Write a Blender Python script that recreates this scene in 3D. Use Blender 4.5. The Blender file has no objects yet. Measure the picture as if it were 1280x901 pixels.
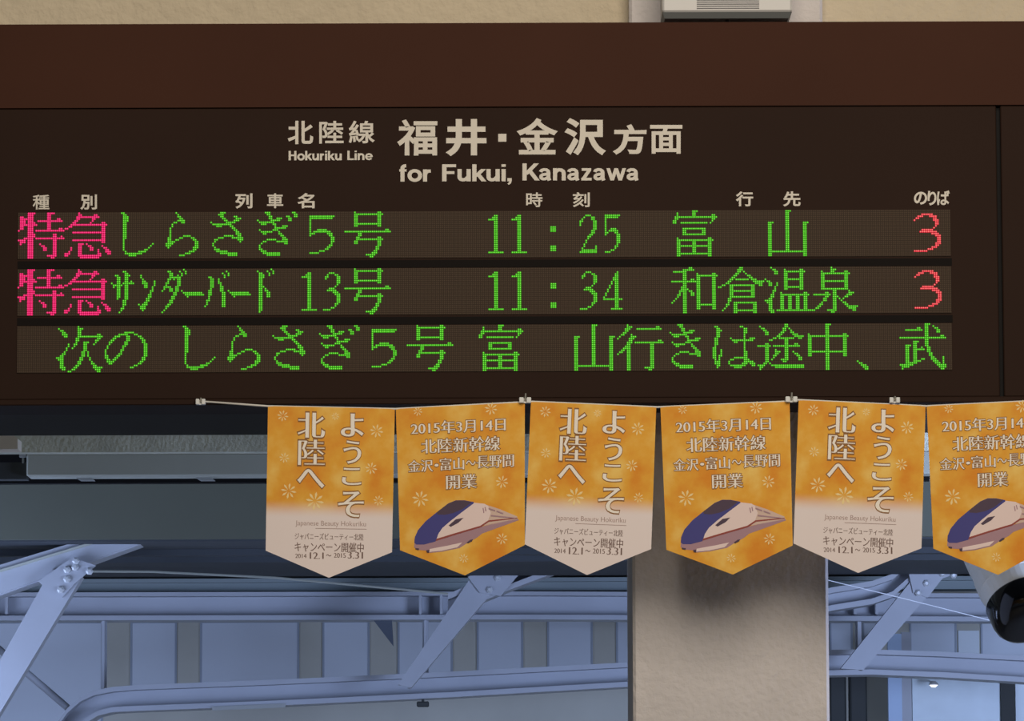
import bpy, math, random
from mathutils import Vector, Matrix
from mathutils.geometry import tessellate_polygon, delaunay_2d_cdt

scene = bpy.context.scene
COL = scene.collection
random.seed(7)

# ------------------------------------------------------------------ camera
FPX = 6000.0                      # focal length in pixels of the 1280x901 frame
PITCH, ROLL = math.radians(6.0), math.radians(-0.19)
CAM = Vector((0.0, -9.80, 1.60))
ROT = Matrix.Rotation(math.pi / 2 + PITCH, 3, 'X') @ Matrix.Rotation(ROLL, 3, 'Z')
cd = bpy.data.cameras.new('camera')
cd.sensor_width = 36.0
cd.lens = 36.0 * FPX / 1280.0
cd.clip_end = 200
cam = bpy.data.objects.new('camera', cd)
cam.matrix_world = Matrix.Translation(CAM) @ ROT.to_4x4()
COL.objects.link(cam)
scene.camera = cam

# ------------------------------------------------------------------ light
world = bpy.data.worlds.new('station_ambient')
scene.world = world
world.use_nodes = True
wb = world.node_tree.nodes['Background']
wb.inputs[0].default_value = (0.80, 0.90, 1.0, 1)
wb.inputs[1].default_value = 0.10


def area(name, loc, target, size, size_y, power, rgb):
    d = bpy.data.lights.new(name, 'AREA')
    d.shape = 'RECTANGLE'
    d.size, d.size_y, d.energy, d.color = size, size_y, power, rgb
    o = bpy.data.objects.new(name, d)
    o.location = loc
    o.rotation_euler = (Vector(target) - Vector(loc)).to_track_quat('-Z', 'Y').to_euler()
    COL.objects.link(o)
    return o


area('concourse_ceiling_light', (0.9, -4.6, 4.7), (0.3, 0.2, 2.5), 3.2, 2.8, 185, (1.0, 0.88, 0.73))
area('daylight_from_platform_left', (-2.4, 1.95, 1.6), (-0.9, 4.9, 2.25), 1.4, 1.2, 38, (0.47, 0.61, 1.0))
area('daylight_from_platform_right', (2.7, 0.3, 1.7), (1.4, 4.9, 2.25), 1.2, 1.2, 115, (0.47, 0.61, 1.0))

scene.view_settings.view_transform = 'Standard'
scene.view_settings.look = 'None'
scene.view_settings.exposure = 0.0
scene.view_settings.gamma = 1.0
scene.view_settings.use_curve_mapping = False


# ------------------------------------------------------------------ helpers
def W(px, py, Y):
    """World point at depth plane Y seen at a pixel of the photograph."""
    d = ROT @ Vector(((px - 640.0) / FPX, -(py - 450.5) / FPX, -1.0))
    return CAM + d * ((Y - CAM.y) / d.y)


def lin(c):
    c = c / 255.0
    return c / 12.92 if c <= 0.04045 else ((c + 0.055) / 1.055) ** 2.4


def rgb(r, g, b):
    return (lin(r), lin(g), lin(b), 1.0)


MATS = {}


def mat(name, col, rough=0.6, metal=0.0, var=0.0, scale=20.0, bump=0.0, bscale=60.0, emit=0.0, spec=0.5):
    if name in MATS:
        return MATS[name]
    m = bpy.data.materials.new(name)
    m.use_nodes = True
    nt = m.node_tree
    b = nt.nodes['Principled BSDF']
    b.inputs['Base Color'].default_value = rgb(*col)
    b.inputs['Roughness'].default_value = rough
    b.inputs['Metallic'].default_value = metal
    b.inputs['Specular IOR Level'].default_value = spec
    if var or bump:
        tc = nt.nodes.new('ShaderNodeTexCoord')
    if var:
        n = nt.nodes.new('ShaderNodeTexNoise')
        n.inputs['Scale'].default_value = scale
        n.inputs['Detail'].default_value = 5
        nt.links.new(tc.outputs['Object'], n.inputs['Vector'])
        r = nt.nodes.new('ShaderNodeValToRGB')
        r.color_ramp.elements[0].position = 0.3
        r.color_ramp.elements[1].position = 0.7
        c = rgb(*col)
        r.color_ramp.elements[0].color = tuple(x * (1 - var) for x in c[:3]) + (1,)
        r.color_ramp.elements[1].color = tuple(min(1, x * (1 + var)) for x in c[:3]) + (1,)
        nt.links.new(n.outputs['Fac'], r.inputs['Fac'])
        nt.links.new(r.outputs['Color'], b.inputs['Base Color'])
    if bump:
        n2 = nt.nodes.new('ShaderNodeTexNoise')
        n2.inputs['Scale'].default_value = bscale
        n2.inputs['Detail'].default_value = 6
        nt.links.new(tc.outputs['Object'], n2.inputs['Vector'])
        bp = nt.nodes.new('ShaderNodeBump')
        bp.inputs['Strength'].default_value = bump
        bp.inputs['Distance'].default_value = 0.01
        nt.links.new(n2.outputs['Fac'], bp.inputs['Height'])
        nt.links.new(bp.outputs['Normal'], b.inputs['Normal'])
    if emit:
        b.inputs['Emission Color'].default_value = rgb(*col)
        b.inputs['Emission Strength'].default_value = emit
    MATS[name] = m
    return m


class MB:
    """Collects faces and links them as one mesh object."""

    def __init__(self):
        self.v, self.f, self.mi = [], [], []

    def face_set(self, verts, faces, mi=0):
        o = len(self.v)
        self.v += [tuple(p) for p in verts]
        self.f += [tuple(i + o for i in f) for f in faces]
        self.mi += [mi] * len(faces)
        return self

    def box(self, x0, x1, y0, y1, z0, z1, mi=0, bevel=0.0):
        if bevel:
            e = bevel
            pts = [(x0 + e, z0), (x1 - e, z0), (x1, z0 + e), (x1, z1 - e), (x1 - e, z1), (x0 + e, z1), (x0, z1 - e), (x0, z0 + e)]
            ins = [(min(max(px, x0 + e), x1 - e), min(max(pz, z0 + e), z1 - e)) for px, pz in pts]
            v = [(px, y0, pz) for px, pz in ins] + [(px, y0 + e, pz) for px, pz in pts] + [(px, y1, pz) for px, pz in pts]
            n = 8
            f = [tuple(range(n))] + [tuple(range(3 * n - 1, 2 * n - 1, -1))]
            for k in range(2):
                for i in range(n):
                    j = (i + 1) % n
                    f.append((k * n + i, (k + 1) * n + i, (k + 1) * n + j, k * n + j))
            return self.face_set(v, f, mi)
        v = [(x0, y0, z0), (x1, y0, z0), (x1, y1, z0), (x0, y1, z0), (x0, y0, z1), (x1, y0, z1), (x1, y1, z1), (x0, y1, z1)]
        f = [(0, 3, 2, 1), (4, 5, 6, 7), (0, 1, 5, 4), (1, 2, 6, 5), (2, 3, 7, 6), (3, 0, 4, 7)]
        return self.face_set(v, f, mi)

    def prism(self, pts, y0, y1, mi=0):
        """Outline in x,z pushed from depth y0 to y1."""
        n = len(pts)
        a = sum(pts[i][0] * pts[(i + 1) % n][1] - pts[(i + 1) % n][0] * pts[i][1] for i in range(n))
        if a < 0:
            pts = pts[::-1]
        v = [(p[0], y0, p[1]) for p in pts] + [(p[0], y1, p[1]) for p in pts]
        tri = tessellate_polygon([[Vector((p[0], p[1], 0)) for p in pts]])
        f = []
        for t in tri:
            a, b, c = t
            (ax, az), (bx, bz), (cx, cz) = pts[a], pts[b], pts[c]
            if (bx - ax) * (cz - az) - (bz - az) * (cx - ax) < 0:
                b, c = c, b
            f.append((a, b, c))
            f.append((a + n, c + n, b + n))
        for i in range(n):
            j = (i + 1) % n
            f.append((i, i + n, j + n, j))
        return self.face_set(v, f, mi)

    def tube(self, pts, r, seg=10, mi=0, caps=True):
        pts = [Vector(p) for p in pts]
        rs = r if isinstance(r, (list, tuple)) else [r] * len(pts)
        v, f = [], []
        for i, p in enumerate(pts):
            t = (pts[min(i + 1, len(pts) - 1)] - pts[max(i - 1, 0)]).normalized()
            up = Vector((0, 0, 1)) if abs(t.z) < 0.9 else Vector((0, 1, 0))
            a = t.cross(up).normalized()
            b = t.cross(a).normalized()
            for k in range(seg):
                g = 2 * math.pi * k / seg
                v.append(p + (a * math.cos(g) + b * math.sin(g)) * rs[i])
        for i in range(len(pts) - 1):
            for k in range(seg):
                l = (k + 1) % seg
                f.append((i * seg + k, (i + 1) * seg + k, (i + 1) * seg + l, i * seg + l))
        if caps:
            f.append(tuple(range(seg)))
            f.append(tuple(range(len(pts) * seg - 1, (len(pts) - 1) * seg - 1, -1)))
        return self.face_set(v, f, mi)

    def build(self, name, mats, parent=None, smooth=False):
        me = bpy.data.meshes.new(name)
        me.from_pydata(self.v, [], self.f)
        if not isinstance(mats, (list, tuple)):
            mats = [mats]
        for m in mats:
            me.materials.append(m)
        me.polygons.foreach_set('material_index', self.mi)
        if smooth:
            me.polygons.foreach_set('use_smooth', [True] * len(me.polygons))
        me.update()
        o = bpy.data.objects.new(name, me)
        COL.objects.link(o)
        if parent:
            o.parent = parent
            o.matrix_parent_inverse = Matrix.Translation(-Vector(parent.location))
        return o


def tag(o, label=None, cat=None, group=None, kind=None):
    if label:
        o['label'] = label
    if cat:
        o['category'] = cat
    if group:
        o['group'] = group
    if kind:
        o['kind'] = kind
    return o


def thing(name, loc, label, cat, group=None):
    o = bpy.data.objects.new(name, None)
    o.location = loc
    o.empty_display_size = 0.1
    COL.objects.link(o)
    return tag(o, label, cat, group)


# ------------------------------------------------------------------ lettering outlines
_cache = {}


def outlines(s, dx=0.0, dy=0.0):
    """Outlines of a text as groups [outer, hole, hole..], strokes thickened by dx (uprights) and dy (level strokes)."""
    key = (s, dx, dy)
    if key in _cache:
        return _cache[key]
    cu = bpy.data.curves.new('lettering_source', 'FONT')
    cu.body = s
    ob = bpy.data.objects.new('lettering_source', cu)
    COL.objects.link(ob)
    dg = bpy.context.evaluated_depsgraph_get()
    src = ob.evaluated_get(dg).to_curve(dg)
    polys = []
    for sp in src.splines:
        bp = sp.bezier_points
        n = len(bp)
        out = []
        for i in range(n):
            a, b = bp[i], bp[(i + 1) % n]
            p0, p1, p2, p3 = a.co.xy, a.handle_right.xy, b.handle_left.xy, b.co.xy
            ch = p3 - p0
            L = max(ch.length, 1e-9)
            bend = max(abs(ch.x * (q - p0).y - ch.y * (q - p0).x) / L for q in (p1, p2))
            k = 1 if bend < 0.002 else (3 if bend < 0.03 else 5)
            for j in range(k):
                t = j / k
                u = 1 - t
                q = p0 * u ** 3 + p1 * (3 * u * u * t) + p2 * (3 * u * t * t) + p3 * t ** 3
                if not out or (q - out[-1]).length > 1e-4:
                    out.append(q.copy())
        if len(out) > 2 and (out[0] - out[-1]).length < 1e-4:
            out.pop()
        if len(out) > 2:
            polys.append(out)
    ob.evaluated_get(dg).to_curve_clear()
    bpy.data.objects.remove(ob)
    bpy.data.curves.remove(cu)

    def sarea(p):
        return 0.5 * sum(p[i].x * p[(i + 1) % len(p)].y - p[(i + 1) % len(p)].x * p[i].y for i in range(len(p)))

    def inside(q, p):
        c = False
        for i in range(len(p)):
            a, b = p[i], p[i - 1]
            if (a.y > q.y) != (b.y > q.y) and q.x < (b.x - a.x) * (q.y - a.y) / (b.y - a.y) + a.x:
                c = not c
        return c

    areas = [sarea(p) for p in polys]
    big = max(range(len(polys)), key=lambda i: abs(areas[i]))
    sg = 1 if areas[big] > 0 else -1

    def offset(p):
        n = len(p)
        res = []
        for i in range(n):
            e1 = (p[i] - p[i - 1]).normalized()
            e2 = (p[(i + 1) % n] - p[i]).normalized()
            n1 = Vector((e1.y, -e1.x)) * sg
            n2 = Vector((e2.y, -e2.x)) * sg
            d1 = n1.x ** 2 * dx + n1.y ** 2 * dy
            d2 = n2.x ** 2 * dx + n2.y ** 2 * dy
            det = n1.x * n2.y - n1.y * n2.x
            if abs(det) < 0.25:
                q = (n1 + n2)
                q = q.normalized() * (0.5 * (d1 + d2)) if q.length > 1e-6 else n1 * d1
            else:
                q = Vector(((d1 * n2.y - d2 * n1.y) / det, (n1.x * d2 - n2.x * d1) / det))
                m = 2.0 * max(abs(d1), abs(d2))
                if q.length > m:
                    q = q.normalized() * m
            res.append(p[i] + q)
        return res

    groups = []
    idx = {}
    for i, p in enumerate(polys):
        if areas[i] * sg > 0:
            idx[i] = len(groups)
            groups.append([offset(p) if dx or dy else p])
    for i, p in enumerate(polys):
        if areas[i] * sg <= 0:
            best = None
            for j in idx:
                if inside(p[0], polys[j]) and (best is None or abs(areas[j]) < abs(areas[best])):
                    best = j
            if best is not None:
                h = offset(p) if dx or dy else p
                if sarea(h) * sg < -1e-5:
                    groups[idx[best]].append(h)
    _cache[key] = groups
    return groups


_fills = {}


def winding(q, loops):
    w = 0
    for p in loops:
        a = p[-1]
        for b in p:
            if (a[1] <= q[1]) != (b[1] <= q[1]):
                x = a[0] + (q[1] - a[1]) * (b[0] - a[0]) / (b[1] - a[1])
                if x > q[0]:
                    w += 1 if b[1] > a[1] else -1
            a = b
    return w


def fill(loops, extra=()):
    """Triangles covering closed outlines (non-zero winding)."""
    vs, es = [], []
    for p in loops:
        o = len(vs)
        vs += [Vector((q[0], q[1])) for q in p]
        es += [(o + i, o + (i + 1) % len(p)) for i in range(len(p))]
    vs += [Vector(q) for q in extra]
    v, e, f, *_ = delaunay_2d_cdt(vs, es, [], 0, 1e-6)
    keep = []
    for t in f:
        c = sum((v[i] for i in t), Vector((0, 0))) / len(t)
        if winding(c, loops):
            keep.append(tuple(t))
    return v, keep


def lay_text(mb, s, rect, place, dx=0.0, dy=0.0, mi=0):
    """Lays a text into rect = (x0, x1, ytop, ybottom); place(x, y) gives the world point."""
    key = (s, dx, dy)
    if key not in _fills:
        _fills[key] = [fill(g) for g in outlines(s, dx, dy)]
    ref = [q for g in outlines(s) for q in g[0]]
    bx0, bx1 = min(q.x for q in ref), max(q.x for q in ref)
    by0, by1 = min(q.y for q in ref), max(q.y for q in ref)
    x0, x1, yt, yb = rect
    for flat, tris in _fills[key]:
        pts = []
        for q in flat:
            a = (q.x - bx0) / (bx1 - bx0)
            b = (by1 - q.y) / max(by1 - by0, 1e-6)
            pts.append(place(x0 + (x1 - x0) * a, yt + (yb - yt) * b))
        fs = []
        for t in tris:
            nrm = (pts[t[1]] - pts[t[0]]).cross(pts[t[2]] - pts[t[0]])
            fs.append(tuple(t) if nrm.y < 0 else tuple(t[::-1]))
        mb.face_set(pts, fs, mi)


# ------------------------------------------------------------------ materials
M_CREAM = mat('cream_rendered_wall', (206, 192, 166), 0.85, var=0.05, scale=9, bump=0.6, bscale=45)
M_PILLAR = mat('cream_rendered_pillar', (212, 206, 204), 0.85, var=0.04, scale=14, bump=0.35, bscale=70)
M_CONC = mat('grey_concrete', (232, 234, 212), 0.9, var=0.15, scale=14, bump=0.35, bscale=110)
M_GREY = mat('grey_painted_steel_sheet', (98, 100, 86), 0.7, var=0.04, scale=5)
M_DUCT = mat('duct_grey_metal', (186, 188, 174), 0.6, var=0.03, scale=6)
M_DARK = mat('dark_roof_deck', (66, 70, 74), 0.8, var=0.08, scale=4)
M_BRACK = mat('bracket_steel', (170, 172, 168), 0.6)
M_STEEL = mat('pale_blue_grey_painted_steel', (184, 187, 194), 0.55, var=0.04, scale=7)
M_BOLT = mat('galvanised_bolt', (225, 228, 230), 0.35, 0.3)
M_FAR = mat('far_grey_wall', (205, 202, 188), 0.85, var=0.05, scale=5)
M_PANE = mat('frosted_pane', (222, 228, 236), 0.5, var=0.03, scale=3)
M_FRAME = mat('grey_window_frame', (170, 178, 190), 0.5)
M_BROWN = mat('brown_painted_steel', (67, 40, 29), 0.7, var=0.06, scale=3, spec=0.1)
M_FACE = mat('dark_brown_sign_face', (46, 31, 24), 0.7, var=0.05, scale=3, spec=0.1)
M_BLACK = mat('black_gap', (16, 14, 14), 0.7, spec=0.2)
M_STRIP = mat('black_divider', (26, 22, 20), 0.8, spec=0.1)
M_LETTER = mat('off_white_sign_lettering', (222, 214, 200), 0.7)
M_WHITE = mat('white_plastic', (215, 213, 210), 0.5)
M_SLOT = mat('grille_slot', (120, 118, 120), 0.7)
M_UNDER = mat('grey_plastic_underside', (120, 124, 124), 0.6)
M_CLIP = mat('clear_clip_plastic', (225, 225, 222), 0.25)
M_PIN = mat('clip_metal_pin', (235, 225, 205), 0.2, 0.8)
M_CORD = mat('white_cord', (225, 220, 212), 0.8)
M_TUBE = mat('pale_grey_lamp_tube', (232, 232, 224), 0.4)
M_GLOSS = mat('black_glossy_end', (8, 8, 9), 0.12)
M_WIRE = mat('thin_grey_wire', (245, 247, 250), 0.5)
M_REFLECT = mat('reflection_glow', (255, 255, 255), 0.5, emit=1.5)  # emission imitates a reflected ceiling lamp


def led_mat(name, col, strength):
    m = bpy.data.materials.new(name)
    m.use_nodes = True
    b = m.node_tree.nodes['Principled BSDF']
    b.inputs['Base Color'].default_value = (0.02, 0.02, 0.02, 1)
    b.inputs['Emission Color'].default_value = rgb(*col)
    b.inputs['Emission Strength'].default_value = strength
    return m


LED = {
    'green': (led_mat('green_led_body', (54, 176, 8), 1.0), led_mat('green_led_core', (140, 250, 72), 1.0)),
    'pink': (led_mat('pink_led_body', (240, 8, 100), 1.0), led_mat('pink_led_core', (255, 84, 160), 1.0)),
    'red': (led_mat('red_led_body', (240, 44, 68), 1.0), led_mat('red_led_core', (255, 160, 142), 1.0)),
}


# the unlit diodes of a display module: a regular grid of dots, 4 mm apart
def led_panel_mat(pitch):
    m = bpy.data.materials.new('unlit_led_matrix')
    m.use_nodes = True
    nt = m.node_tree
    b = nt.nodes['Principled BSDF']
    b.inputs['Roughness'].default_value = 0.7
    b.inputs['Specular IOR Level'].default_value = 0.1
    tc = nt.nodes.new('ShaderNodeTexCoord')
    sep = nt.nodes.new('ShaderNodeSeparateXYZ')
    nt.links.new(tc.outputs['Object'], sep.inputs[0])
    d2 = []
    for ax in ('X', 'Z'):
        dv = nt.nodes.new('ShaderNodeMath'); dv.operation = 'DIVIDE'; dv.inputs[1].default_value = pitch
        nt.links.new(sep.outputs[ax], dv.inputs[0])
        fr = nt.nodes.new('ShaderNodeMath'); fr.operation = 'FRACT'
        nt.links.new(dv.outputs[0], fr.inputs[0])
        sb = nt.nodes.new('ShaderNodeMath'); sb.operation = 'SUBTRACT'; sb.inputs[1].default_value = 0.5
        nt.links.new(fr.outputs[0], sb.inputs[0])
        sq = nt.nodes.new('ShaderNodeMath'); sq.operation = 'MULTIPLY'
        nt.links.new(sb.outputs[0], sq.inputs[0]); nt.links.new(sb.outputs[0], sq.inputs[1])
        d2.append(sq)
    ad = nt.nodes.new('ShaderNodeMath'); ad.operation = 'ADD'
    nt.links.new(d2[0].outputs[0], ad.inputs[0]); nt.links.new(d2[1].outputs[0], ad.inputs[1])
    lt = nt.nodes.new('ShaderNodeMath'); lt.operation = 'LESS_THAN'; lt.inputs[1].default_value = 0.11
    nt.links.new(ad.outputs[0], lt.inputs[0])
    mx = nt.nodes.new('ShaderNodeMix'); mx.data_type = 'RGBA'
    mx.inputs['A'].default_value = rgb(60, 49, 40)
    mx.inputs['B'].default_value = rgb(84, 70, 58)
    nt.links.new(lt.outputs[0], mx.inputs['Factor'])
    nt.links.new(mx.outputs['Result'], b.inputs['Base Color'])
    return m


# ------------------------------------------------------------------ large structure
def zat(py, Y, px=640):
    return W(px, py, Y).z


def xat(px, Y, py=450):
    return W(px, py, Y).x


LX, RX = -2.6, 2.6
z_sof = zat(513, 0.28)
# cream wall over the opening, with its soffit
mb = MB()
mb.box(LX, RX, 0.28, 0.80, z_sof, 4.6)
tag(mb.build('wall_front', M_CREAM), kind='structure')
# dark sheet along the underside of the wall
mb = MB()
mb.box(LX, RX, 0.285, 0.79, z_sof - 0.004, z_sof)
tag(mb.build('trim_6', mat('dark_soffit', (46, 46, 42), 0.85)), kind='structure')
# pillar standing in front of the wall, from the ground up
xp0, xp1 = W(791, 800, 0.23).x, W(1036, 800, 0.23).x
mb = MB()
mb.box(xp0, xp1, 0.225, 0.70, 0.0, 4.6, bevel=0.006)
tag(mb.build('trim_1', M_PILLAR), kind='structure')
# ground of the concourse and the platform
mb = MB()
mb.box(-9, 9, -14, 9, -0.1, 0.0)
tag(mb.build('floor', mat('pale_floor_tiles', (120, 118, 112), 0.6, var=0.05)), kind='structure')
# rough concrete beam behind the opening
Yc = 1.30
mb = MB()
mb.box(LX, RX, Yc, Yc + 0.05, zat(565, Yc, 170), zat(505, Yc))
tag(mb.build('trim_2', M_CONC), kind='structure')
# cream wall corner left of the concrete beam, its light painted in as paler cream
Yj = 1.20
a, b, c, d = (W(-60, 525, Yj), W(2, 531, Yj), W(22, 548, Yj), W(22, 561, Yj))
e = W(-60, 562, Yj)
mb = MB()
mb.prism([(p.x, p.z) for p in (a, b, c, d, e)], Yj, Yj + 0.09)
tag(mb.build('trim_3', mat('lit_cream_corner', (246, 234, 212), 0.85)), kind='structure')
# broad sheet beam
Yb = 2.5
mb = MB()
mb.box(-3.0, 3.0, Yb, Yb + 0.03, zat(672, Yb), zat(560, Yb))
tag(mb.build('trim_4', M_GREY), kind='structure')
# roof deck of the platform canopy
zd = zat(672, Yb)
mb = MB()
mb.box(-4.2, 4.2, Yb + 0.03, 4.05, zd - 0.004, zd + 0.10)
for k in range(2):
    yk = Yb + 0.35 + k * 0.3
    mb.box(-4.2, 4.2, yk, yk + 0.05, zd - 0.02, zd - 0.004)
mb.box(-4.2, 4.2, 4.05, 6.5, zd + 0.07, zd + 0.17)
tag(mb.build('ceiling', M_DARK), kind='structure')

# far wall with frosted windows between grey posts
Yf = 5.3
mb = MB()
mb.box(-4.2, 4.2, Yf + 0.004, Yf + 0.15, 0.0, zd + 0.05)
tag(mb.build('wall_far', M_FAR), kind='structure')
wz0, wz1 = zat(905, Yf), zat(775, Yf)
panes = [(-40, 129), (163, 221), (250, 374), (403, 462), (497, 566), (596, 654), (684, 741), (770, 800),
         (1037, 1066), (1078, 1100), (1137, 1196), (1226, 1300)]
for i, (a, b) in enumerate(panes):
    x0, x1 = W(a, 815, Yf).x, W(b, 815, Yf).x
    z0 = zat(960 if i == 0 else (824 if a > 1000 else 873 - 0.037 * (a + b) / 2), Yf, (a + b) / 2)
    root = MB()
    t = 0.006
    root.box(x0, x1, Yf - 0.002, Yf + 0.004, z0, z0 + t).box(x0, x1, Yf - 0.002, Yf + 0.004, wz1 - t, wz1)
    root.box(x0, x0 + t, Yf - 0.002, Yf + 0.004, z0 + t, wz1 - t).box(x1 - t, x1, Yf - 0.002, Yf + 0.004, z0 + t, wz1 - t)
    w = tag(root.build('window_%d' % (i + 1), M_FRAME), kind='structure')
    MB().box(x0 + t, x1 - t, Yf, Yf + 0.004, z0 + t, wz1 - t).build('pane', M_PANE, w)
# glazed booth at the lower right, seen under the arched beam
Yg = 5.0
zb = zat(905, Yg, 1160) - 0.25
booth = thing('glazed_screen', (W(1160, 860, Yg).x, Yg, zb),
              'blue framed frosted glass screen under the arched beam, right of the pillar', 'screen')


def rect_part(name, m, parent, px0, px1, py0, py1, Y, th=0.03):
    p0, p1 = W(px0, (py0 + py1) / 2, Y), W(px1, (py0 + py1) / 2, Y)
    z1 = W((px0 + px1) / 2, py0, Y).z
    z0 = W((px0 + px1) / 2, py1, Y).z if py1 else zb
    return MB().box(p0.x, p1.x, Y, Y + th, z0, z1).build(name, m, parent)


M_BLUEF = mat('light_blue_frame', (190, 212, 240), 0.5)
M_GLASSP = mat('pale_frosted_glass', (225, 238, 244), 0.35, var=0.05, scale=12)
M_DPOST = mat('dark_grey_post', (62, 64, 62), 0.7)
rect_part('frame_post', M_BLUEF, booth, 1105, 1122, 792, 0, Yg)
rect_part('frame_post', M_STEEL, booth, 1122, 1134, 790, 0, Yg)
rect_part('frosted_glass', M_GLASSP, booth, 1135, 1244, 838, 0, Yg + 0.004, 0.02)
rect_part('frame_post', M_DPOST, booth, 1245, 1262, 838, 0, Yg - 0.01)
rect_part('frosted_glass', M_GLASSP, booth, 1263, 1330, 838, 0, Yg + 0.004, 0.02)
for k, (a, b, lab) in enumerate([(1037, 1058, 'wide dark post right beside the pillar edge, below the arched beam'),
                                 (1062, 1084, 'second dark post from the pillar, below the arched beam')]):
    p0, p1 = W(a, 870, Yg), W(b, 870, Yg)
    t_ = MB().box(p0.x, p1.x, Yg, Yg + 0.06, 0.0, zat(815, Yg, 1060), bevel=0.006)
    tag(t_.build('post', M_DPOST), lab, 'post', 'dark posts under the arched beam')
# bright window pane between two cladding panes at right
rw = tag(rect_part('window_13', mat('bright_window_pane', (235, 242, 245), 0.4), None, 1198, 1224, 788, 822, Yf - 0.004, 0.008), kind='structure')
# glowing stand-in for a ceiling lamp's reflection in the frosted glass
Yl = 4.9
pl = W(1167, 856, Yl)
dl = thing('lamp_reflection', pl, 'small white shining downlight in front of the frosted glass at right', 'lamp')
mb = MB()
mb.tube([pl + Vector((0, 0, 0.012)), pl + Vector((0, 0, 0.004)), pl], [0.006, 0.014, 0.015], 14)
mb.build('reflection_rim', M_WHITE, dl)
mb = MB()
mb.tube([pl, pl - Vector((0, 0, 0.007))], [0.013, 0.006], 14)
mb.build('reflection_core', M_REFLECT, dl)
mb = MB()
mb.tube([pl + Vector((0, 0, 0.010)), Vector((pl.x, Yg + 0.006, pl.z + 0.014))], 0.003, 6)
mb.build('arm', M_WHITE, dl)


# ------------------------------------------------------------------ canopy steel
def strip(parent, name, m, line, w0, w1, Y0, Y1):
    """A band running along a line of photo points (each at depth Y0), from w0 to w1 pixels below it."""
    up = [W(x, y + w0, Y0) for x, y in line]
    lo = [W(x, y + w1, Y0) for x, y in line]
    mb = MB()
    n = len(line)
    v = []
    for yy in (Y0, Y1):
        v += [(p.x, yy, p.z) for p in up] + [(p.x, yy, p.z) for p in lo]
    f = []
    for i in range(n - 1):
        f.append((n + i, n + i + 1, i + 1, i))
        f.append((2 * n + i, 2 * n + i + 1, 3 * n + i + 1, 3 * n + i))
        f.append((i, i + 1, 2 * n + i + 1, 2 * n + i))
        f.append((n + i, 3 * n + i, 3 * n + i + 1, n + i + 1))
    f.append((0, 2 * n, 3 * n, n))
    f.append((n - 1, 2 * n - 1, 4 * n - 1, 3 * n - 1))
    mb.face_set(v, f)
    return mb.build(name, m, parent)


# straight I-beam
Ye = 4.6
eave = thing('steel_beam', W(640, 757, Ye), 'straight grey steel I-beam running level across the back above the windows', 'beam')
ln = [(-60, 742.5), (660, 741), (1340, 744)]
strip(eave, 'top_flange', M_STEEL, ln, -2, 3, Ye - 0.07, Ye + 0.07)
strip(eave, 'web', M_STEEL, ln, 3, 27, Ye - 0.006, Ye + 0.006)
strip(eave, 'bottom_flange', M_STEEL, ln, 27, 33, Ye - 0.07, Ye + 0.07)
for px in (11, 526, 552, 1067, 1094):
    p = W(px, 757, Ye)
    MB().box(p.x - 0.004, p.x + 0.004, Ye - 0.065, Ye - 0.006, W(px, 769, Ye).z, W(px, 745, Ye).z).build('stiffener', M_STEEL, eave)
# gutter strip above it
gut = MB()
z0, z1 = zat(741, Ye), zat(723, Ye)
gut.box(-4.0, 4.0, Ye - 0.02, Ye + 0.10, z0 + 0.006, z1)
gut.box(-4.0, 4.0, Ye - 0.05, Ye - 0.02, z1 - 0.012, z1)
tag(gut.build('gutter', mat('dull_green_grey_gutter', (140, 150, 150), 0.7)), 'long dull grey gutter lying along the top of the straight I-beam', 'gutter')
# thin mullions between the two beams
for px, y0, y1, lab in [(130, 775, 860, 'slim grey upright left of the first grey wall strip, between the two beams'),
                        (532, 772, 845, 'slim upright behind the middle brace, between the two beams'),
                        (1073, 772, 814, 'slim upright right of the pillar, between the two beams')]:
    p = W(px, 800, Ye)
    za, zb_ = W(px, y1, Ye).z, W(px, y0, Ye).z
    m_ = MB()
    m_.box(p.x - 0.009, p.x + 0.009, Ye - 0.005, Ye + 0.005, za, zb_).box(p.x - 0.004, p.x + 0.004, Ye - 0.03, Ye - 0.005, za, zb_)
    tag(m_.build('mullion', M_STEEL), lab, 'upright', 'slim uprights between the two beams')
# arched beam
Ya = 4.35
arch = thing('arched_beam', W(640, 850, Ya), 'long shallow arched steel beam with turned-down left end, crossing behind the pillar', 'beam')
top = [(62, 1768), (62, 1000), (64, 940), (72, 903), (84, 886), (100, 872), (117, 864), (140, 859.5), (170, 857), (330, 851), (560, 840.5), (790, 828.5),
       (940, 818), (1037, 813), (1090, 812.5), (1180, 815.5), (1280, 820.5), (1340, 824)]
strip(arch, 'top_flange', M_STEEL, top, -1, 5, Ya - 0.08, Ya + 0.08)
bot = [(80, 1768), (80, 1000), (82, 945), (93, 910), (106, 896), (122, 886), (140, 881.5), (170, 880), (330, 874), (560, 863), (790, 849.5),
       (940, 840), (1037, 835.5), (1090, 834.5), (1180, 838), (1280, 844), (1340, 848)]
upv = [W(x, y + 4, Ya) for x, y in top]
lov = [W(x, y + 3, Ya) for x, y in bot]
mb = MB()
mb.prism([(p.x, p.z) for p in upv] + [(p.x, p.z) for p in lov[::-1]], Ya - 0.01, Ya + 0.01)
mb.build('web', M_STEEL, arch)
strip(arch, 'bottom_flange', M_STEEL, bot, 2, 8.5, Ya - 0.08, Ya + 0.08)
lip = [(265, 883), (300, 881.5), (357, 879)]
strip(arch, 'splice_plate', M_BRACK, lip, 0, 5, Ya - 0.085, Ya - 0.08)
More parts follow.
